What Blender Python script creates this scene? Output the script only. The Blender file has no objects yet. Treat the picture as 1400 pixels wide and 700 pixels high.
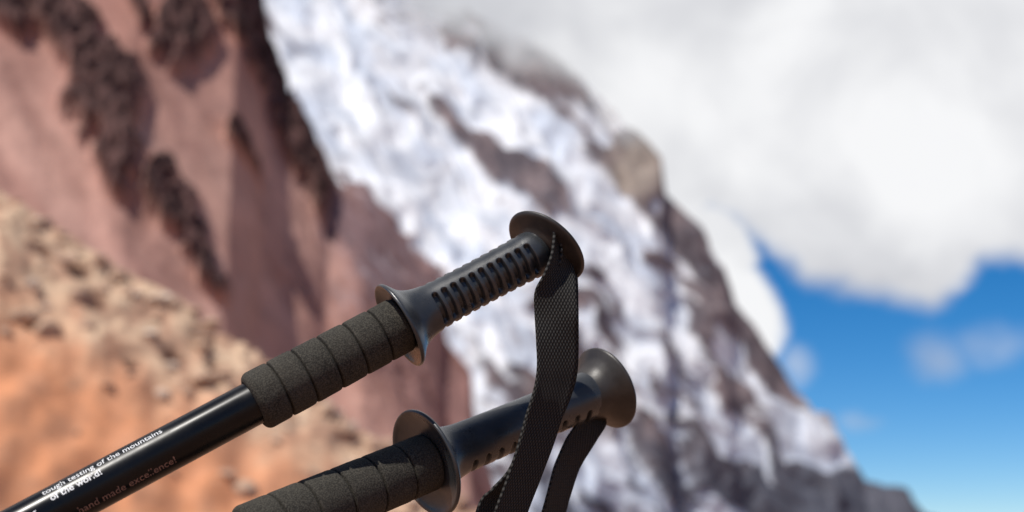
import bpy, math, random
import numpy as np
from mathutils import Vector, Matrix

scene = bpy.context.scene
scene.view_settings.view_transform = 'Standard'
scene.view_settings.look = 'None'
scene.view_settings.exposure = 0
random.seed(4)

# ------------------------------------------------------------ camera
PITCH = math.radians(12)
C = np.array([0, 0, 0.5])
FW = np.array([0, math.cos(PITCH), math.sin(PITCH)])
UP = np.array([0, -math.sin(PITCH), math.cos(PITCH)])
RT = np.array([1.0, 0, 0])
TW = 0.72
cd = bpy.data.cameras.new("camera")
cd.lens = 50; cd.sensor_width = 36
cd.clip_start = 0.01; cd.clip_end = 30000
cd.dof.use_dof = True
cd.dof.focus_distance = 0.672
cd.dof.aperture_fstop = 7.6
cam = bpy.data.objects.new("camera", cd)
cam.location = C
cam.rotation_euler = (math.pi/2 + PITCH, 0, 0)
scene.collection.objects.link(cam)
scene.camera = cam

def P(px, py, d):
    return C + d*(FW + RT*((px-700)/1400*TW) + UP*((350-py)/1400*TW))
def proj(V):
    R = V - C
    f = R@FW
    return 700 + (R@RT)/f/TW*1400, 350 - (R@UP)/f/TW*1400
def unit(v):
    v = np.asarray(v, float); return v/np.linalg.norm(v)

# ------------------------------------------------------------ numpy noise
def pn(x, y, seed=0):
    rs = np.random.RandomState(seed)
    perm = rs.permutation(256); ga = rs.rand(256)*2*np.pi
    xi = np.floor(x).astype(int); yi = np.floor(y).astype(int)
    xf = x-xi; yf = y-yi
    def g(ix, iy, dx, dy):
        h = perm[(perm[ix & 255]+iy) & 255]
        return np.cos(ga[h])*dx+np.sin(ga[h])*dy
    u = xf**3*(xf*(xf*6-15)+10); v = yf**3*(yf*(yf*6-15)+10)
    a = g(xi, yi, xf, yf); b = g(xi+1, yi, xf-1, yf)
    c = g(xi, yi+1, xf, yf-1); d = g(xi+1, yi+1, xf-1, yf-1)
    return ((a+(b-a)*u)*(1-v)+(c+(d-c)*u)*v)*1.5
def fbm(x, y, seed=0, o=5, ridged=False):
    s = 0; a = 1; t = 0
    for i in range(o):
        n = pn(x*2**i+i*17.3, y*2**i+i*9.1, seed+i)
        if ridged: n = 1-2*np.abs(n)
        s = s+a*n; t += a; a *= 0.5
    return s/t
def rn(px, py, ang, lx, ly, seed, o=4, ridged=False):
    c, s = math.cos(math.radians(ang)), math.sin(math.radians(ang))
    return fbm((px*c+py*s)/lx, (-px*s+py*c)/ly, seed, o, ridged)
def sst(a, b, x):
    t = np.clip((x-a)/(b-a), 0, 1); return t*t*(3-2*t)
def ell(px, py, cx, cy, rx, ry, ang, soft=.45, warp=0):
    c, s = math.cos(math.radians(ang)), math.sin(math.radians(ang))
    u = ((px-cx)*c+(py-cy)*s)/rx; v = (-(px-cx)*s+(py-cy)*c)/ry
    d = np.sqrt(u*u+v*v)+warp
    return 1-sst(1-soft, 1+soft, d)

# ------------------------------------------------------------ mesh helpers
def link(ob, parent=None):
    scene.collection.objects.link(ob)
    if parent: ob.parent = parent
    return ob
def mesh_np(name, V, F, mat, parent=None, smooth=True, uvs=None, cols=None, fl=None):
    me = bpy.data.meshes.new(name)
    me.from_pydata([tuple(v) for v in V], [], [tuple(int(i) for i in f) for f in F])
    if smooth: me.polygons.foreach_set("use_smooth", [True]*len(me.polygons))
    if uvs is not None:
        ul = me.uv_layers.new(name="UVMap")
        li = np.empty(len(me.loops), dtype=np.int32); me.loops.foreach_get("vertex_index", li)
        ul.data.foreach_set("uv", np.asarray(uvs)[li].ravel())
    if cols is not None:
        a = me.attributes.new("Col", 'FLOAT_COLOR', 'POINT')
        a.data.foreach_set("color", np.concatenate([cols, np.ones((len(V), 1))], 1).ravel().astype(np.float32))
    if fl is not None:
        a = me.attributes.new("mist", 'FLOAT', 'POINT')
        a.data.foreach_set("value", fl.ravel().astype(np.float32))
    me.materials.append(mat); me.update()
    return link(bpy.data.objects.new(name, me), parent)
def gridfaces(nr, nc, wrap=False):
    i = np.arange(nr-1)[:, None]; j = np.arange(nc if wrap else nc-1)[None, :]
    j2 = (j+1) % nc
    return np.stack([i*nc+j, i*nc+j2, (i+1)*nc+j2, (i+1)*nc+j], -1).reshape(-1, 4)
def chaikin(pts, n=2):
    pts = [np.array(p, float) for p in pts]
    for _ in range(n):
        q = [pts[0]]
        for a, b in zip(pts[:-1], pts[1:]):
            q += [a*.75+b*.25, a*.25+b*.75]
        q.append(pts[-1]); pts = q
    return np.array(pts)
def resample(pts, step):
    out = [pts[0]]
    for a, b in zip(pts[:-1], pts[1:]):
        n = max(1, int(np.ceil(np.linalg.norm(b-a)/step)))
        for i in range(1, n+1): out.append(a+(b-a)*i/n)
    return np.array(out)
def frame(a, hint=None):
    a = unit(a)
    t = -FW if hint is None else hint
    e1 = unit(t-a*np.dot(t, a)); e2 = unit(np.cross(a, e1))
    if np.dot(e2, UP) < 0: e2 = -e2
    return a, e1, e2
def lathe(name, O, a, e1, e2, prof, mat, parent, M=96, rad=None, sc1=1., sc2=1.):
    n = len(prof)
    ph = np.arange(M)/M*2*np.pi
    S = np.repeat(prof[:, 0][:, None], M, 1); R = np.repeat(prof[:, 1][:, None], M, 1)
    PH = np.repeat(ph[None], n, 0)
    if rad is not None: R = rad(S, PH, R)
    V = O+S[..., None]*a+(R*np.cos(PH)*sc1)[..., None]*e1+(R*np.sin(PH)*sc2)[..., None]*e2
    uv = np.stack([PH*0.011, S], -1).reshape(-1, 2)
    F = gridfaces(n, M, True)
    ob = mesh_np(name, V.reshape(-1, 3), F, mat, parent, uvs=uv)
    import bmesh
    bm = bmesh.new(); bm.from_mesh(ob.data); bmesh.ops.recalc_face_normals(bm, faces=bm.faces)
    bm.to_mesh(ob.data); bm.free()
    return ob

# ------------------------------------------------------------ materials
class NT:
    def __init__(s, nt): s.nt = nt
    def n(s, t, **k):
        nd = s.nt.nodes.new(t)
        for a, b in k.items(): setattr(nd, a, b)
        return nd
    def l(s, a, b): s.nt.links.new(a, b)
    def put(s, sock, v):
        if isinstance(v, bpy.types.NodeSocket): s.l(v, sock)
        else: sock.default_value = v
    def m(s, op, a, b=0., c=0., clamp=False):
        nd = s.n('ShaderNodeMath', operation=op, use_clamp=clamp)
        s.put(nd.inputs[0], a); s.put(nd.inputs[1], b)
        if op in ('MULTIPLY_ADD', 'COMPARE', 'SMOOTH_MIN', 'SMOOTH_MAX'): s.put(nd.inputs[2], c)
        return nd.outputs[0]
    def mix(s, f, a, b, bt='MIX'):
        nd = s.n('ShaderNodeMix', data_type='RGBA', blend_type=bt)
        s.put(nd.inputs[0], f); s.put(nd.inputs[6], a); s.put(nd.inputs[7], b)
        return nd.outputs[2]
    def noise(s, vec, scale, detail=4, rough=.5, dist=0):
        nd = s.n('ShaderNodeTexNoise')
        nd.inputs['Scale'].default_value = scale; nd.inputs['Detail'].default_value = detail
        nd.inputs['Roughness'].default_value = rough; nd.inputs['Distortion'].default_value = dist
        if vec is not None: s.l(vec, nd.inputs['Vector'])
        return nd.outputs['Fac']
    def smooth(s, v, a, b, lo=0., hi=1.):
        nd = s.n('ShaderNodeMapRange', interpolation_type='SMOOTHSTEP')
        s.put(nd.inputs['Value'], v)
        nd.inputs['From Min'].default_value = a; nd.inputs['From Max'].default_value = b
        nd.inputs['To Min'].default_value = lo; nd.inputs['To Max'].default_value = hi
        return nd.outputs[0]
def newmat(name):
    m = bpy.data.materials.new(name); m.use_nodes = True
    t = NT(m.node_tree); b = m.node_tree.nodes['Principled BSDF']
    return m, t, b
def c4(r, g, b): return (r, g, b, 1)

def simple(name, col, rough, spec=.5, nscale=300, namp=.3, bump=.1, bscale=1500, bdist=.0003, coat=0, rvar=.0):
    m, t, b = newmat(name)
    tc = t.n('ShaderNodeTexCoord').outputs['Object']
    n = t.noise(tc, nscale, 5, .6)
    f = t.smooth(n, .3, .7, 1-namp, 1+namp)
    hs = t.n('ShaderNodeHueSaturation'); hs.inputs['Color'].default_value = c4(*col)
    t.l(f, hs.inputs['Value']); t.l(hs.outputs[0], b.inputs['Base Color'])
    b.inputs['Specular IOR Level'].default_value = spec
    b.inputs['Coat Weight'].default_value = coat
    n3 = t.noise(tc, nscale*.4, 5, .65)
    t.l(t.smooth(n3, .35, .7, rough-rvar, rough+rvar), b.inputs['Roughness'])
    n2 = t.noise(tc, bscale, 3, .6)
    bp = t.n('ShaderNodeBump'); bp.inputs['Strength'].default_value = bump
    bp.inputs['Distance'].default_value = bdist
    t.l(n2, bp.inputs['Height']); t.l(bp.outputs[0], b.inputs['Normal'])
    return m

m_grip = simple("grip_rubber", (.030, .032, .034), .34, .55, 90, .2, .25, 3500, .0002, rvar=.09)
m_flange = simple("flange_rubber", (.027, .023, .0205), .46, .42, 120, .25, .25, 3500, .0002, rvar=.1)  # base tinted warm to stand in for ground bounce light
m_shaft = simple("anodised_shaft", (.005, .005, .0055), .32, .22, 60, .2, .05, 4000, .0001, coat=.0, rvar=.08)
m_metal = simple("tip_metal", (.45, .45, .45), .35, .5, 200, .1, .1)
m_metal.node_tree.nodes['Principled BSDF'].inputs['Metallic'].default_value = 1
m_white = simple("printed_white", (.75, .75, .74), .5, .4, 900, .15, .05)
m_orange = simple("printed_copper", (.26, .15, .115), .5, .4, 900, .15, .05)

# foam: speckled pores
m_foam, t, b = newmat("eva_foam")
tc = t.n('ShaderNodeTexCoord').outputs['Object']
vo = t.n('ShaderNodeTexVoronoi'); vo.inputs['Scale'].default_value = 1900; t.l(tc, vo.inputs['Vector'])
por = t.smooth(vo.outputs['Distance'], .15, .6)
n1 = t.noise(tc, 1500, 3, .65); n0 = t.noise(tc, 45, 4, .6)
cc = t.mix(t.smooth(n1, .38, .66), c4(.018, .0165, .0135), c4(.066, .060, .048))
cc = t.mix(t.smooth(n0, .35, .75, 0, .3), cc, c4(.075, .066, .052))
t.l(cc, b.inputs['Base Color']); b.inputs['Roughness'].default_value = .93
b.inputs['Specular IOR Level'].default_value = .2
bp = t.n('ShaderNodeBump'); bp.inputs['Strength'].default_value = .55; bp.inputs['Distance'].default_value = .00022
t.l(t.m('ADD', por, n1), bp.inputs['Height']); t.l(bp.outputs[0], b.inputs['Normal'])

# webbing
m_web, t, b = newmat("nylon_webbing")
uv = t.n('ShaderNodeUVMap').outputs[0]
sx = t.n('ShaderNodeSeparateXYZ'); t.l(uv, sx.inputs[0])
U, Vv = sx.outputs[0], sx.outputs[1]
pu = t.m('MULTIPLY', U, 2*math.pi/.0032); pv = t.m('MULTIPLY', Vv, 2*math.pi/.0030)
h1 = t.m('MULTIPLY', t.m('SINE', t.m('ADD', pu, t.m('MULTIPLY', pv, .5))), t.m('SINE', t.m('SUBTRACT', pu, t.m('MULTIPLY', pv, .5))))
h2 = t.m('ABSOLUTE', h1)
hh = t.m('POWER', h2, .8)
nz = t.noise(uv, 2500, 3, .6)
wc = t.mix(hh, c4(.003, .003, .003), c4(.050, .047, .043))  # weave highlights and shade in the gaps painted into the colour
wc = t.mix(t.smooth(t.noise(uv, 120, 4, .6), .3, .8, 0, .2), wc, c4(.034, .030, .026))
t.l(wc, b.inputs['Base Color']); b.inputs['Roughness'].default_value = .75
b.inputs['Specular IOR Level'].default_value = .15
bp = t.n('ShaderNodeBump'); bp.inputs['Strength'].default_value = 1; bp.inputs['Distance'].default_value = .0005
t.l(t.m('ADD', hh, t.m('MULTIPLY', nz, .2)), bp.inputs['Height']); t.l(bp.outputs[0], b.inputs['Normal'])

# ------------------------------------------------------------ trekking poles
def build_pole(A, B, sc, slot_phi, capn, cap_a, cap_b, cap_prof, foam_px, shaft_r, foam_r, flange_k, foam_grooves):
    root = bpy.data.objects.new("trekking_pole", None); link(root)
    a, e1, e2 = frame(B-A)
    L = np.linalg.norm(B-A)
    def s_of(px):
        lo, hi = -.6, .3
        for _ in range(50):
            m = (lo+hi)/2
            x, _y = proj((A+a*m)[None])
            if x[0] < px: lo = m
            else: hi = m
        return lo
    g = sc*.001
    fk = flange_k
    prof = [(-1.0, 7), (-1.0, 13.8), (-2.4, 18.5*fk), (-3.8, 20.9*fk), (-3.7, 22.0*fk), (-2.4, 22.3*fk), (-1.2, 21.2*fk), (.3, 18.8), (2.2, 16.4), (5, 14.3), (9, 12.7), (14, 11.8), (20, 11.4)]
    prof = [(s*g, r*g) for s, r in prof]
    prof += [(L*.5, 11.1*g), (L*.8, 11.4*g), (L-.009*sc, 11.8*g), (L-.004*sc, 11.0*g), (L-.001*sc, 8*g)]
    pf = resample(chaikin(prof, 3), .0003)
    n_slots = 11
    s0, s1 = .0165*sc, L-.0125*sc
    cs = np.linspace(s0, s1, n_slots)
    def rad(S, PH, R):
        ds = np.min(np.abs(S[..., None]-cs), -1)
        out = R.copy()
        for k, pc in enumerate(slot_phi):
            hl = (.0072 if k == 0 else .0034)*sc
            dp = (PH-math.radians(pc)+np.pi) % (2*np.pi)-np.pi
            arc = np.abs(dp)*R
            q = np.maximum(arc-hl, 0)
            d = np.sqrt(ds**2+q**2)-.0014*sc
            out = out-(.0030 if k == 0 else .0008)*sst(.0003, -.0003, d)
        ins = (S > s0-.004*sc)
        return np.where(ins, out, R)
    lathe("grip", A, a, e1, e2, pf, m_grip, root, M=224, rad=rad)
    n, c1, c2 = frame(capn)
    cp = resample(chaikin([(s*g, r*g) for s, r in cap_prof], 3), .0008)
    lathe("palm_cap", B, n, c1, c2, cp, m_flange, root, M=128, sc1=cap_b, sc2=cap_a)
    sl = s_of(foam_px)
    se = -.0012*sc
    Lf = se-sl
    pts = []
    for s in np.linspace(sl, se, 900):
        r = foam_r*(1+.02*math.cos((s-sl)/Lf*math.pi))
        d0 = s-sl; rc = .0035
        if d0 < rc: r -= rc-math.sqrt(max(rc*rc-(rc-d0)**2, 0))
        d1 = se-s; rc = .002
        if d1 < rc: r -= rc-math.sqrt(max(rc*rc-(rc-d1)**2, 0))
        for gv in foam_grooves:
            dd = abs(s-(sl+gv*Lf))
            r -= .0018*math.exp(-(dd/.00045)**2)+.00025*math.exp(-(dd/.0013)**2)
        pts.append((s, r))
    pts = [(sl+.0003, shaft_r*.9)]+pts+[(se, shaft_r*.9)]
    fp = np.array(pts)
    def frad(S, PH, R):
        return R+.00007*pn(S*200, PH*3, 9)
    lathe("foam_grip", A, a, e1, e2, fp, m_foam, root, M=128, rad=frad)
    s_tip = -(A[2])/a[2]
    S1 = sl-.30
    sh = [(se, 0.0001), (se, shaft_r), (S1, shaft_r), (S1, shaft_r*.5)]
    lathe("upper_shaft", A, a, e1, e2, resample(np.array(sh), .02), m_shaft, root, M=96)
    co = [(S1+.012, shaft_r*.8), (S1+.012, shaft_r*1.12), (S1, shaft_r*1.28), (S1-.03, shaft_r*1.28), (S1-.036, shaft_r*1.0), (S1-.036, shaft_r*.5)]
    lathe("twist_lock", A, a, e1, e2, np.array(co), m_flange, root, M=48, rad=lambda S, PH, R: R+.0004*np.cos(PH*16))
    lo = [(S1-.03, shaft_r*.8), (s_tip+.09, shaft_r*.74), (s_tip+.09, shaft_r*.3)]
    lathe("lower_shaft", A, a, e1, e2, np.array(lo), m_shaft, root, M=48)
    tp = [(s_tip+.10, shaft_r*.5), (s_tip+.10, shaft_r*.95), (s_tip+.02, .0045), (s_tip+.02, .002)]
    lathe("tip_ferrule", A, a, e1, e2, np.array(tp), m_flange, root, M=32)
    bk = [(s_tip+.062, .006), (s_tip+.062, .026), (s_tip+.066, .027), (s_tip+.067, .02), (s_tip+.072, .008)]
    lathe("basket", A, a, e1, e2, np.array(bk), m_flange, root, M=48)
    ct = [(s_tip+.025, .0001), (s_tip+.025, .003), (s_tip-.004, .0022), (s_tip-.006, .0001)]
    lathe("carbide_tip", A, a, e1, e2, np.array(ct), m_metal, root, M=16)
    return root, A, a, e1, e2, s_of

SR = .0101
def cs(x, y, z): return unit(RT*x+UP*y+FW*z)
A1 = P(553, 441, .672); B1 = P(746, 338, .700)
cap1 = [(-6, 6), (-5, 10), (-2.5, 13), (-1.2, 19), (-.6, 21), (.6, 21.8), (1.6, 21.2), (3.2, 18), (5, 10), (5.4, .02)]
p1 = build_pole(A1, B1, 1.0, (-12, 100, 180, 268), cs(.55, .62, .56), 1.02, .97, cap1,
                346, SR, .0137, .97, (.17, .33, .50, .67, .84))
A2 = P(589, 630, .685); B2 = P(827, 531, .752)
cap2 = [(-20, 6), (-19, 10.2), (-13, 11.4), (-8, 13.4), (-4, 16.6), (-1.2, 19.6), (0, 20.8), (1.2, 20.8), (2.4, 19), (4, 12), (4.5, .02)]
p2 = build_pole(A2, B2, 1.08, (-74, 206, 118), cs(.76, .30, .58), 1.0, 1.0, cap2,
                333, .0103, .0143, 1.12, (.17, .33, .50, .67, .84))

# --- printed lettering on the upper shaft (wrapped round the tube)
def wrap_text(txt, size, s_px, phi_deg, mat, name, bold=0.0):
    root, A, a, e1, e2, s_of = p1
    cu = bpy.data.curves.new(name, 'FONT'); cu.body = txt; cu.size = size; cu.offset = bold; cu.resolution_u = 3
    ob = bpy.data.objects.new(name, cu); scene.collection.objects.link(ob)
    dg = bpy.context.evaluated_depsgraph_get(); dg.update()
    me = bpy.data.meshes.new_from_object(ob.evaluated_get(dg))
    bpy.data.objects.remove(ob)
    s0 = s_of(s_px); r = SR+.00009
    for v in me.vertices:
        ph = math.radians(phi_deg)+v.co.y/r
        v.co = A+a*(s0+v.co.x)+r*(math.cos(ph)*e1+math.sin(ph)*e2)
    me.materials.clear(); me.materials.append(mat)
    return link(bpy.data.objects.new(name, me), root)
wrap_text("tough testing of the mountains", .0045, 70, 48, m_white, "print_slogan", .0)
wrap_text("of the world!", .0044, 76, 22, m_white, "print_slogan_second", .00007)
wrap_text("hand made excellence!", .0050, 98, -42, m_orange, "print_excellence", .00001)
def wrap_quad(s0, s1, y0, y1, mat, name):
    root, A, a, e1, e2, s_of = p1
    r = SR+.00009; V = []
    n = 8
    for i in range(n+1):
        y = y0+(y1-y0)*i/n
        for s in (s0, s1):
            V.append(A+a*s+r*(math.cos(y/r)*e1+math.sin(y/r)*e2))
    return mesh_np(name, np.array(V), gridfaces(n+1, 2), mat, root)
sb = p1[5](38)
w = .0006
wrap_quad(sb-w, sb, -.0035, .0045, m_white, "print_frame_end")
wrap_quad(sb-.03, sb-w, .0039, .0045, m_white, "print_frame_top")
wrap_quad(sb-.03, sb-w, -.0035, -.0029, m_white, "print_frame_bottom")
wrap_text("TREK", .0075, 2, -9, m_white, "print_mark", .0001)

# ------------------------------------------------------------ straps
def strap(name, rows, W, parent, thick=.0013):
    Lp, Rp = [], []
    for (y, xl, xr, d, sg) in rows:
        wpx = (xr-xl)*d*TW/1400
        dz = math.sqrt(max(W*W-wpx*wpx, 0))*.5*sg
        Lp.append(P(xl, y, d-dz)); Rp.append(P(xr, y, d+dz))
    Lp = np.array(Lp); Rp = np.array(Rp)
    def cr(pts, n=14):
        q = np.vstack([2*pts[0]-pts[1], pts, 2*pts[-1]-pts[-2]]); out = []
        for i in range(1, len(q)-2):
            for k in range(n):
                t_ = k/n
                p0, p1_, p2_, p3 = q[i-1:i+3]
                out.append(.5*((2*p1_)+(-p0+p2_)*t_+(2*p0-5*p1_+4*p2_-p3)*t_**2+(-p0+3*p1_-3*p2_+p3)*t_**3))
        out.append(q[-2]); return np.array(out)
    Lc, Rc = cr(Lp), cr(Rp)
    M = 14
    w_ = np.linspace(0, 1, M)
    V = Lc[:, None]*(1-w_)[None, :, None]+Rc[:, None]*w_[None, :, None]
    mid = (Lc+Rc)/2
    sl = np.concatenate([[0], np.cumsum(np.linalg.norm(np.diff(mid, axis=0), axis=1))])
    Vn = np.cross(np.gradient(mid, axis=0), Rc-Lc); Vn /= np.linalg.norm(Vn, axis=1)[:, None]
    cup = (np.abs(w_-.5)*2)**4*.0005
    V = V+Vn[:, None]*cup[None, :, None]
    V = V+Vn[:, None]*(.0004*pn(sl*60, sl*0+3.3, 5))[:, None, None]
    uv = np.stack([np.repeat((w_*W)[None], len(mid), 0), np.repeat(sl[:, None], M, 1)], -1)
    ob = mesh_np(name, V.reshape(-1, 3), gridfaces(len(mid), M), m_web, parent, uvs=uv.reshape(-1, 2))
    so = ob.modifiers.new("thickness", 'SOLIDIFY'); so.thickness = thick; so.offset = 0
    return ob
strap("wrist_strap_front", [
    (314, 757, 768, .696, 1), (330, 756, 774, .692, 1), (350, 753, 780, .688, 1), (375, 743, 784, .684, 1), (400, 731, 787, .680, 1),
    (430, 731, 789, .678, 1), (465, 733, 788, .676, 1), (500, 734, 787, .675, 1), (530, 730, 781, .674, 1),
    (570, 718, 768, .672, 1), (620, 704, 751, .669, 1), (660, 690, 735, .667, 1), (710, 672, 716, .664, 1), (800, 640, 680, .66, 1)],
    .0200, p1[0])
strap("wrist_strap_back", [
    (316, 761, 773, .700, 1), (335, 766, 779, .697, 1), (360, 764, 785, .694, 1), (385, 748, 788, .690, 1),
    (430, 737, 790, .687, 1), (500, 738, 789, .686, 1), (540, 732, 780, .685, 1),
    (600, 712, 754, .682, 1), (640, 696, 736, .680, 1), (668, 672, 712, .678, 1), (695, 652, 696, .676, 1), (800, 625, 668, .67, 1)],
    .0200, p1[0])
strap("wrist_strap_front", [
    (560, 804, 822, .746, 1), (580, 788, 828, .740, 1), (600, 774, 816, .735, 1), (630, 760, 796, .731, 1),
    (660, 751, 783, .728, 1), (710, 738, 769, .726, 1), (800, 715, 745, .72, 1)], .0200, p2[0])

# ------------------------------------------------------------ terrain
def terr_mat(name, nscale, bump, bdist, mist=False, rough=.92, var=.25):
    m, t, b = newmat(name)
    at = t.n('ShaderNodeAttribute', attribute_name="Col")
    geo = t.n('ShaderNodeNewGeometry')
    n = t.noise(geo.outputs['Position'], nscale, 6, .65)
    hs = t.n('ShaderNodeHueSaturation'); t.l(at.outputs['Color'], hs.inputs['Color'])
    t.l(t.smooth(n, .3, .7, 1-var, 1+var), hs.inputs['Value'])
    t.l(hs.outputs[0], b.inputs['Base Color'])
    b.inputs['Roughness'].default_value = rough; b.inputs['Specular IOR Level'].default_value = .15
    bp = t.n('ShaderNodeBump'); bp.inputs['Strength'].default_value = bump; bp.inputs['Distance'].default_value = bdist
    t.l(n, bp.inputs['Height']); t.l(bp.outputs[0], b.inputs['Normal'])
    if mist:
        am = t.n('ShaderNodeAttribute', attribute_name="mist")
        tr = t.n('ShaderNodeBsdfTransparent'); mx = t.n('ShaderNodeMixShader')
        t.l(am.outputs['Fac'], mx.inputs[0]); t.l(b.outputs[0], mx.inputs[1]); t.l(tr.outputs[0], mx.inputs[2])
        t.l(mx.outputs[0], m.node_tree.nodes['Material Output'].inputs['Surface'])
    return m

def build_terrain(name, prof, D, k, nb, nr, shade, mat, zb=8.):
    be = []
    for px, py in prof:
        X = (px-700)/1400*TW; Y = (350-py)/1400*TW
        yy = FW[1]+Y*UP[1]; zz = FW[2]+Y*UP[2]
        be.append((X/yy, zz/yy))
    be = np.array(be)
    b = np.linspace(be[0, 0], be[-1, 0], nb)
    e = np.interp(b, be[:, 0], be[:, 1])
    zr = C[2]+D*e
    t = np.concatenate([np.linspace(-.45, 0, nr//8, endpoint=False), np.linspace(0, 1, nr)**1.0])
    T, Bv = np.meshgrid(t, b, indexing='ij')
    Zr = np.repeat(zr[None], len(t), 0)
    drop = np.abs(T)*np.maximum(Zr+zb, zb*.2)
    Yv = D-np.sign(T)*drop/k
    V = np.stack([Bv*Yv, Yv, Zr-drop], -1)
    px, py = proj(V.reshape(-1, 3))
    h, col, mist = shade(px, py)
    V = V.reshape(-1, 3)
    V[:, 1] -= h*.8; V[:, 2] += h*.7; V[:, 0] += h*.15
    return mesh_np(name, V, gridfaces(len(t), nb), mat, cols=col, fl=mist)
def mixc(a, b, f): return a*(1-f[:, None])+b*f[:, None]
A3 = lambda *c: np.array(c, float)[None]

# --- snow mountain
def shade_snow(px, py):
    pxw = px+fbm(px/80, py/80, 3, 4)*30; pyw = py+fbm(px/80, py/80, 13, 4)*30
    s = rn(pxw, pyw, 47, 190, 44, 21, 4)*1.3
    s += rn(pxw, pyw, 46, 110, 20, 31, 3)*.95
    s += rn(pxw, pyw, -15, 80, 26, 35, 3)*.35
    s += .06-.14*sst(850, 1100, px)
    for cx, cy, rx, ry, an, wt in [
        (425, 60, 130, 44, 62, .9), (580, 112, 170, 40, 30, 1.0), (600, 275, 170, 62, 42, 1.1), (790, 245, 130, 24, 42, .9),
        (750, 325, 120, 34, 50, .5), (840, 350, 110, 24, 55, .5), (905, 440, 130, 18, 58, .6), (690, 450, 80, 60, 45, .5), (980, 600, 150, 20, 45, .5), (1090, 600, 80, 18, 52, .6), (860, 520, 120, 20, 52, .4),
        (690, 225, 115, 21, 38, -1.3), (740, 110, 80, 14, 32, -.7), (865, 232, 50, 30, 50, -1.0), (510, 185, 80, 13, 40, -.8),
        (500, 330, 80, 55, 50, -1.1), (960, 360, 80, 18, 58, -.8), (800, 440, 130, 18, 50, -.6), (1020, 470, 100, 16, 52, -.7), (890, 300, 60, 12, 50, -.6),
        (900, 640, 150, 30, 20, -.4), (1150, 690, 160, 34, 10, -1.2), (620, 66, 40, 12, 40, -.5)]:
        s = s+wt*ell(pxw, pyw, cx, cy, rx, ry, an, .55)
    snow = sst(-.14, .20, s)
    rock = mixc(A3(.20, .155, .155), A3(.10, .083, .092), sst(-.3, .3, fbm(px/40, py/40, 51, 3)))
    tan = ell(pxw, pyw, 866, 238, 44, 40, 40, .5)
    rock = mixc(rock, A3(.38, .31, .25), tan*.8)
    rock = mixc(rock, A3(.22, .12, .11), ell(pxw, pyw, 520, 350, 110, 130, 20, .5)*.7)
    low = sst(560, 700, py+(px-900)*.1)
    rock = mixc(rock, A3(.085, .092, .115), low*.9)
    snowc = mixc(A3(.74, .745, .76), A3(.50, .535, .60), sst(-.25, .35, rn(pxw, pyw, 47, 90, 34, 61, 3)))  # bluish tone paints shaded snow and distant haze into the colour
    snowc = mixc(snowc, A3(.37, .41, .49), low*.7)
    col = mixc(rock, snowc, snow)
    h = rn(pxw, pyw, 50, 200, 60, 71, 3, True)*13+(1-snow)*4
    yl = np.interp(px, [300, 520, 600, 700, 800, 870, 910], [-60, -14, 34, 82, 136, 176, 190])
    wob = fbm(px/80, py/80, 91, 4)*34
    mist = sst(-60, 36, (yl-py)+wob)
    mist = np.where(px > 930, 0, mist)
    return h, col, mist
m_snow = terr_mat("snowy_rock", .03, .3, 2., True, var=.12)
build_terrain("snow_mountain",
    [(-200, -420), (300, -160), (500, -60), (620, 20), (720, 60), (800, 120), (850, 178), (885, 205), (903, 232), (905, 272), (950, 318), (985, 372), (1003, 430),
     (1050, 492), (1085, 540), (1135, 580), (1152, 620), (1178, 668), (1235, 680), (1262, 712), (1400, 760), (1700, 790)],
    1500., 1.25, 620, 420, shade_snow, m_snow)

# --- red mountain
def shade_red(px, py):
    pxw = px+fbm(px/45, py/45, 103, 4)*18; pyw = py+fbm(px/45, py/45, 113, 4)*18
    wp = fbm(px/24, py/24, 123, 4)*.32
    rock_shade = np.zeros_like(px)
    for cx, cy, rx, ry, an in [
        (85, 35, 90, 34, 50), (142, 130, 60, 56, 65), (160, 215, 60, 28, 80), (14, 20, 40, 22, 70), (248, 48, 52, 42, 100), (232, 275, 50, 34, 62), (262, 335, 46, 20, 60), (288, 388, 40, 15, 60),
        (360, 60, 110, 24, 72), (412, 185, 110, 27, 72), (436, 262, 45, 17, 85), (322, 25, 60, 18, 60), (335, 210, 50, 7, 62), (190, 15, 36, 10, 60)]:  # ridge-edge band: its shade is painted in as dark rock colour
        rock_shade = np.maximum(rock_shade, ell(pxw, pyw, cx, cy, rx, ry, an, .18, wp))
    base = mixc(A3(.45, .262, .21), A3(.34, .185, .148), sst(-.3, .4, rn(pxw, pyw, 60, 260, 46, 143, 4)))
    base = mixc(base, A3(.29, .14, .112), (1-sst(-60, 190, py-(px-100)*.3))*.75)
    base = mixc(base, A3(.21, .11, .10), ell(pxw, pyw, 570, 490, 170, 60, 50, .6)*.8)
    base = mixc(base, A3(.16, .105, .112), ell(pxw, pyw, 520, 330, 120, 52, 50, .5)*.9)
    strk = sst(.10, .4, rn(pxw, pyw, 64, 150, 18, 153, 4))*sst(330, 470, px)
    base = mixc(base, A3(.12, .06, .055), strk*.6)
    strk2 = sst(.08, .42, rn(pxw, pyw, 56, 70, 10, 158, 3))*sst(430, 500, px)*sst(540, 400, py)
    base = mixc(base, A3(.42, .39, .42), strk2*.4)
    col = mixc(base, mixc(A3(.055, .030, .028), A3(.13, .07, .062), sst(-.2, .4, fbm(px/18, py/18, 163, 3))), rock_shade)
    h = rock_shade*5+rock_shade*fbm(px/20, py/20, 173, 3, True)*5+rn(pxw, pyw, 60, 300, 80, 183, 3)*4.-strk*2
    return h, col, np.zeros_like(px)
m_red = terr_mat("red_scree", .08, .35, 1., var=.15)
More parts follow.
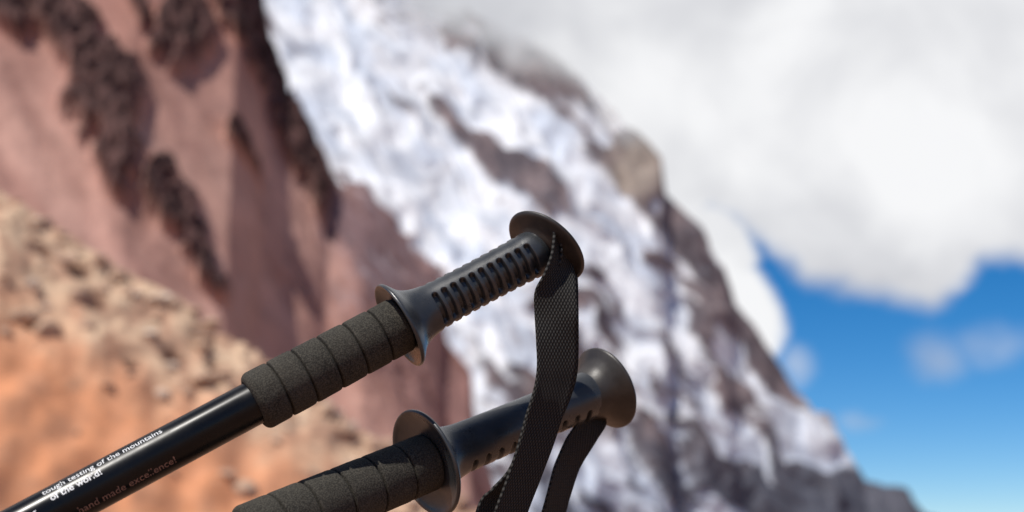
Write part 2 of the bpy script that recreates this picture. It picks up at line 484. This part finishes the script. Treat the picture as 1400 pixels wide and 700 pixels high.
build_terrain("scree_mountain",
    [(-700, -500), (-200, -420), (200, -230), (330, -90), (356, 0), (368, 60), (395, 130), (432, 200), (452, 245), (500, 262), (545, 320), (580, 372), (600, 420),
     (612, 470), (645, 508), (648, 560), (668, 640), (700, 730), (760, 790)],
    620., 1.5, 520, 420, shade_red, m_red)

# --- near hillside
def shade_near(px, py):
    yl = np.interp(px, [-400, 0, 200, 350, 480, 650], [60, 262, 385, 480, 575, 700])
    dep = py-yl
    w = fbm(px/50, py/50, 203, 3)
    up = np.clip(1-sst(90, 230, dep+w*70+px*.1), 0, 1)
    base = mixc(A3(.60, .26, .13), A3(.50, .235, .13), sst(-.3, .4, w))
    top = mixc(A3(.55, .385, .26), A3(.40, .24, .16), sst(-.25, .3, fbm(px/34, py/34, 213, 3)))
    col = mixc(base, top, up)
    dark = np.zeros_like(px)
    for cx, cy, rx, ry in [(128, 416, 22, 15), (238, 486, 18, 10), (108, 372, 16, 9), (345, 560, 14, 8), (180, 500, 12, 7), (60, 345, 14, 7), (290, 500, 12, 7)]:
        dark = np.maximum(dark, ell(px, py, cx, cy, rx, ry, 30, .4, fbm(px/9, py/9, 217, 2)*.4))
    col = mixc(col, A3(.13, .06, .04), dark*.9)  # shade inside the pits painted into the soil colour
    h = fbm(px/90, py/90, 223, 2)*.14+fbm(px/28, py/28, 233, 3, True)*.05*(up+.04)-dark*.06
    return h, col, np.zeros_like(px)
m_near = terr_mat("stony_soil", 5., .4, .03, var=.12)
near_hill = build_terrain("hillside",
    [(-1600, -200), (-400, 40), (0, 264), (90, 325), (200, 388), (350, 486), (480, 578), (560, 632), (650, 700), (700, 742), (760, 775)],
    14., .9, 520, 300, shade_near, m_near, zb=.3)

m_stone, t, b = newmat("stone")
geo = t.n('ShaderNodeNewGeometry')
rnd = geo.outputs['Random Per Island']
cr_ = t.n('ShaderNodeValToRGB'); t.l(rnd, cr_.inputs[0])
cr_.color_ramp.elements[0].color = c4(.34, .21, .145); cr_.color_ramp.elements[1].color = c4(.66, .56, .46)
el = cr_.color_ramp.elements.new(.7); el.color = c4(.48, .33, .225)
n = t.noise(geo.outputs['Position'], 30, 5, .6)
t.l(t.mix(t.smooth(n, .3, .7, 0, .4), cr_.outputs[0], c4(.36, .22, .15)), b.inputs['Base Color'])
b.inputs['Roughness'].default_value = .9
import bmesh
def stones(name, n, mat):
    hv = np.empty(len(near_hill.data.vertices)*3); near_hill.data.vertices.foreach_get("co", hv); hv = hv.reshape(-1, 3)
    hx, hy = proj(hv)
    yl = np.interp(hx, [-400, 0, 200, 350, 480, 650], [60, 262, 385, 480, 575, 700])
    dep = hy-yl
    ok = np.where((hx > -250) & (hx < 720) & (dep > -6) & (hv[:, 1] < 14.1))[0]
    rs = np.random.RandomState(7)
    wgt = np.exp(-np.maximum(dep[ok], 0)/55.)+.004*(dep[ok] < 300)
    ids = list(rs.choice(ok, n, replace=False, p=wgt/wgt.sum())); big = [None]*n
    for (bx, by, br_) in [(28, 436, .14), (66, 456, .13), (8, 455, .08), (150, 530, .07), (258, 540, .07)]:
        cand = np.where(hv[:, 1] < 13.9)[0]
        ids.append(cand[np.argmin((hx[cand]-bx)**2+(hy[cand]-by)**2)]); big.append(br_)
    bm0 = bmesh.new(); bmesh.ops.create_icosphere(bm0, subdivisions=2, radius=1)
    base = np.array([v.co[:] for v in bm0.verts]); fc = np.array([[v.index for v in f.verts] for f in bm0.faces]); bm0.free()
    V = []; F = []
    for q, i in enumerate(ids):
        r = big[q] or .018+.10*rs.rand()**5
        sc = r*np.array([1+.5*rs.rand(), 1, .6+.4*rs.rand()])
        v = base.copy()
        for _ in range(7):
            nn = unit(rs.randn(3)); c_ = .55+.3*rs.rand()
            dd = v@nn; v = v-np.maximum(dd-c_, 0)[:, None]*nn
        an = rs.rand()*6.28; R = np.array([[math.cos(an), -math.sin(an), 0], [math.sin(an), math.cos(an), 0], [0, 0, 1]])
        V.append((v*sc)@R.T+hv[i]+np.array([0, 0, r*.1])); F.append(fc+q*len(base))
    return mesh_np(name, np.vstack(V), np.vstack(F), mat, smooth=False)
stones("scattered_stones", 560, m_stone)

# --- ground sheet
m_ground, t, b = newmat("ground_soil")
geo = t.n('ShaderNodeNewGeometry')
n = t.noise(geo.outputs['Position'], 3, 8, .65); n2 = t.noise(geo.outputs['Position'], 25, 5, .7)
cc = t.mix(t.smooth(n, .3, .7), c4(.46, .22, .12), c4(.34, .19, .12))
cc = t.mix(t.smooth(n2, .5, .7, 0, .6), cc, c4(.46, .34, .25))
t.l(cc, b.inputs['Base Color']); b.inputs['Roughness'].default_value = .95
bp = t.n('ShaderNodeBump'); bp.inputs['Distance'].default_value = .03; t.l(n2, bp.inputs['Height']); t.l(bp.outputs[0], b.inputs['Normal'])
gx = np.concatenate([-np.geomspace(9000, 3, 30), np.linspace(-2.8, 2.8, 90), np.geomspace(3, 9000, 30)])
GX, GY = np.meshgrid(gx, gx, indexing='xy')
r_ = np.sqrt(GX**2+GY**2)
GZ = fbm(GX*1.3, GY*1.3, 301, 4)*.02*np.exp(-r_/6)
mesh_np("ground", np.stack([GX, GY, GZ], -1).reshape(-1, 3), gridfaces(len(gx), len(gx)), m_ground)

# --- boulder the poles lean on (below the frame)
m_bld = simple("boulder_rock", (.34, .24, .18), .9, .2, 8, .35, .8, 40, .01)
q1 = A1+p1[2]*-.60; q2 = A2+p2[2]*-.60
cen = (q1+q2)/2
bm0 = bmesh.new(); bmesh.ops.create_icosphere(bm0, subdivisions=5, radius=1)
bv = np.array([v.co[:] for v in bm0.verts]); bf = np.array([[v.index for v in f.verts] for f in bm0.faces]); bm0.free()
rs = np.random.RandomState(3)
for _ in range(26):
    nn = unit(rs.randn(3))
    if nn[2] > .75: continue
    bv = bv-np.maximum(bv@nn-(.72+.2*rs.rand()), 0)[:, None]*nn
bv = bv*(1+.05*fbm(bv[:, 0]*3+5, bv[:, 1]*3+bv[:, 2]*2, 55, 4))[:, None]
topz = min(q1[2], q2[2])-.012
bw = bv*np.array([.30, .27, topz*.75])+np.array([cen[0], cen[1], 0])
bw[:, 2] += topz-bw[:, 2].max()
mesh_np("boulder", bw, bf, m_bld)

# ------------------------------------------------------------ light
tosun = unit([-.36, -.41, .84])
sd = bpy.data.lights.new("sun", 'SUN'); sd.energy = 5.0; sd.angle = math.radians(.5); sd.color = (1, .955, .89)
so = bpy.data.objects.new("sun", sd); link(so)
so.rotation_euler = Vector(tosun).to_track_quat('Z', 'Y').to_euler()

# ------------------------------------------------------------ world: sky with clouds, laid out by direction
w = bpy.data.worlds.new("World"); scene.world = w; w.use_nodes = True
nt = w.node_tree; nt.nodes.clear(); t = NT(nt)
sky = t.n('ShaderNodeTexSky', sky_type='NISHITA'); sky.sun_disc = False
sky.sun_elevation = math.asin(tosun[2]); sky.sun_rotation = math.atan2(tosun[0], tosun[1]) % (2*math.pi)
sky.altitude = 3500; sky.dust_density = .0; sky.ozone_density = 4; sky.air_density = 1.0
hs = t.n('ShaderNodeHueSaturation'); hs.inputs['Saturation'].default_value = 1.36; hs.inputs['Value'].default_value = 1.02
t.l(sky.outputs[0], hs.inputs['Color'])
tcw = t.n('ShaderNodeTexCoord').outputs['Generated']
def dot(v):
    nd = t.n('ShaderNodeVectorMath', operation='DOT_PRODUCT'); t.l(tcw, nd.inputs[0]); nd.inputs[1].default_value = tuple(v)
    return nd.outputs['Value']
dF = dot(FW); F_ = t.m('MAXIMUM', dF, .15)
X = t.m('DIVIDE', t.m('DIVIDE', dot(RT), F_), TW)
Y = t.m('DIVIDE', t.m('DIVIDE', dot(UP), F_), TW)
nA = t.m('SUBTRACT', t.noise(tcw, 16, 6, .55), .5)
nB = t.m('SUBTRACT', t.noise(tcw, 22.7, 6, .55), .5)
nC = t.noise(tcw, 4.2, 5, .5, .4)
nD = t.noise(tcw, 9, 4, .5, .3)
Xw = t.m('MULTIPLY_ADD', nA, .05, X); Yw = t.m('MULTIPLY_ADD', nB, .045, Y)
fc = t.n('ShaderNodeFloatCurve')
cm = fc.mapping; cv = cm.curves[0]
pts = [(0, 0), (930, 640), (975, 290), (1030, 325), (1110, 385), (1190, 405), (1270, 425), (1310, 395), (1345, 362), (1400, 352)]
P2 = [(x/1400, 1-y/700 if x > 0 else 0) for x, y in pts]
cv.points[0].location = P2[0]; cv.points[1].location = P2[-1]
for q in P2[1:-1]: cv.points.new(*q)
for q in cv.points: q.handle_type = 'VECTOR'
cm.update()
t.l(t.m('ADD', Xw, .5, clamp=True), fc.inputs['Value'])
yn = t.m('MULTIPLY_ADD', Yw, 2., .5)
big = t.smooth(t.m('SUBTRACT', yn, fc.outputs[0]), -.03, .04)
def well(cx, cy, rx, ry, soft, wt):
    u = t.m('DIVIDE', t.m('SUBTRACT', Xw, (cx-700)/1400), rx/1400)
    v = t.m('DIVIDE', t.m('SUBTRACT', Yw, (350-cy)/1400), ry/1400)
    d = t.m('SQRT', t.m('ADD', t.m('MULTIPLY', u, u), t.m('MULTIPLY', v, v)))
    return t.smooth(d, 1-soft, 1+soft, wt, 0.)
puff = t.m('MAXIMUM', well(955, 350, 78, 78, .15, 1.), well(992, 440, 86, 80, .15, 1.))
mask = t.m('MAXIMUM', big, puff)
for a_ in [(1285, 490, 30, 26, 1., .42), (1358, 470, 46, 22, 1., .28), (1178, 572, 26, 14, .8, .22), (1095, 500, 20, 18, 1., .35)]:
    mask = t.m('MAXIMUM', mask, t.m('MULTIPLY', well(*a_), t.smooth(nA, -.18, .12, .5, 1.15)))
gen = t.smooth(nC, .52, .66)
front = t.smooth(dF, .45, .75)
mask = t.m('ADD', t.m('MULTIPLY', mask, front), t.m('MULTIPLY', gen, t.m('SUBTRACT', 1., front)))
br = t.m('MULTIPLY_ADD', t.smooth(nD, .32, .68), .55, t.m('MULTIPLY', t.smooth(nC, .38, .62), .25))
br = t.m('ADD', br, t.m('MULTIPLY', t.smooth(X, -.05, .32), .38))
br = t.m('SUBTRACT', br, t.m('MULTIPLY', t.smooth(t.m('SUBTRACT', yn, fc.outputs[0]), .30, .0), t.m('MULTIPLY', t.smooth(X, .22, .36), .45)))
br = t.m('ADD', br, t.m('MULTIPLY', puff, .25))
ccol = t.mix(br, c4(.52, .53, .575), c4(.93, .935, .95))
bg1 = t.n('ShaderNodeBackground'); t.l(hs.outputs[0], bg1.inputs[0]); bg1.inputs[1].default_value = .10
bg2 = t.n('ShaderNodeBackground'); t.l(ccol, bg2.inputs[0]); bg2.inputs[1].default_value = 1.
mx = t.n('ShaderNodeMixShader'); t.l(mask, mx.inputs[0]); t.l(bg1.outputs[0], mx.inputs[1]); t.l(bg2.outputs[0], mx.inputs[2])
out = t.n('ShaderNodeOutputWorld'); t.l(mx.outputs[0], out.inputs[0])
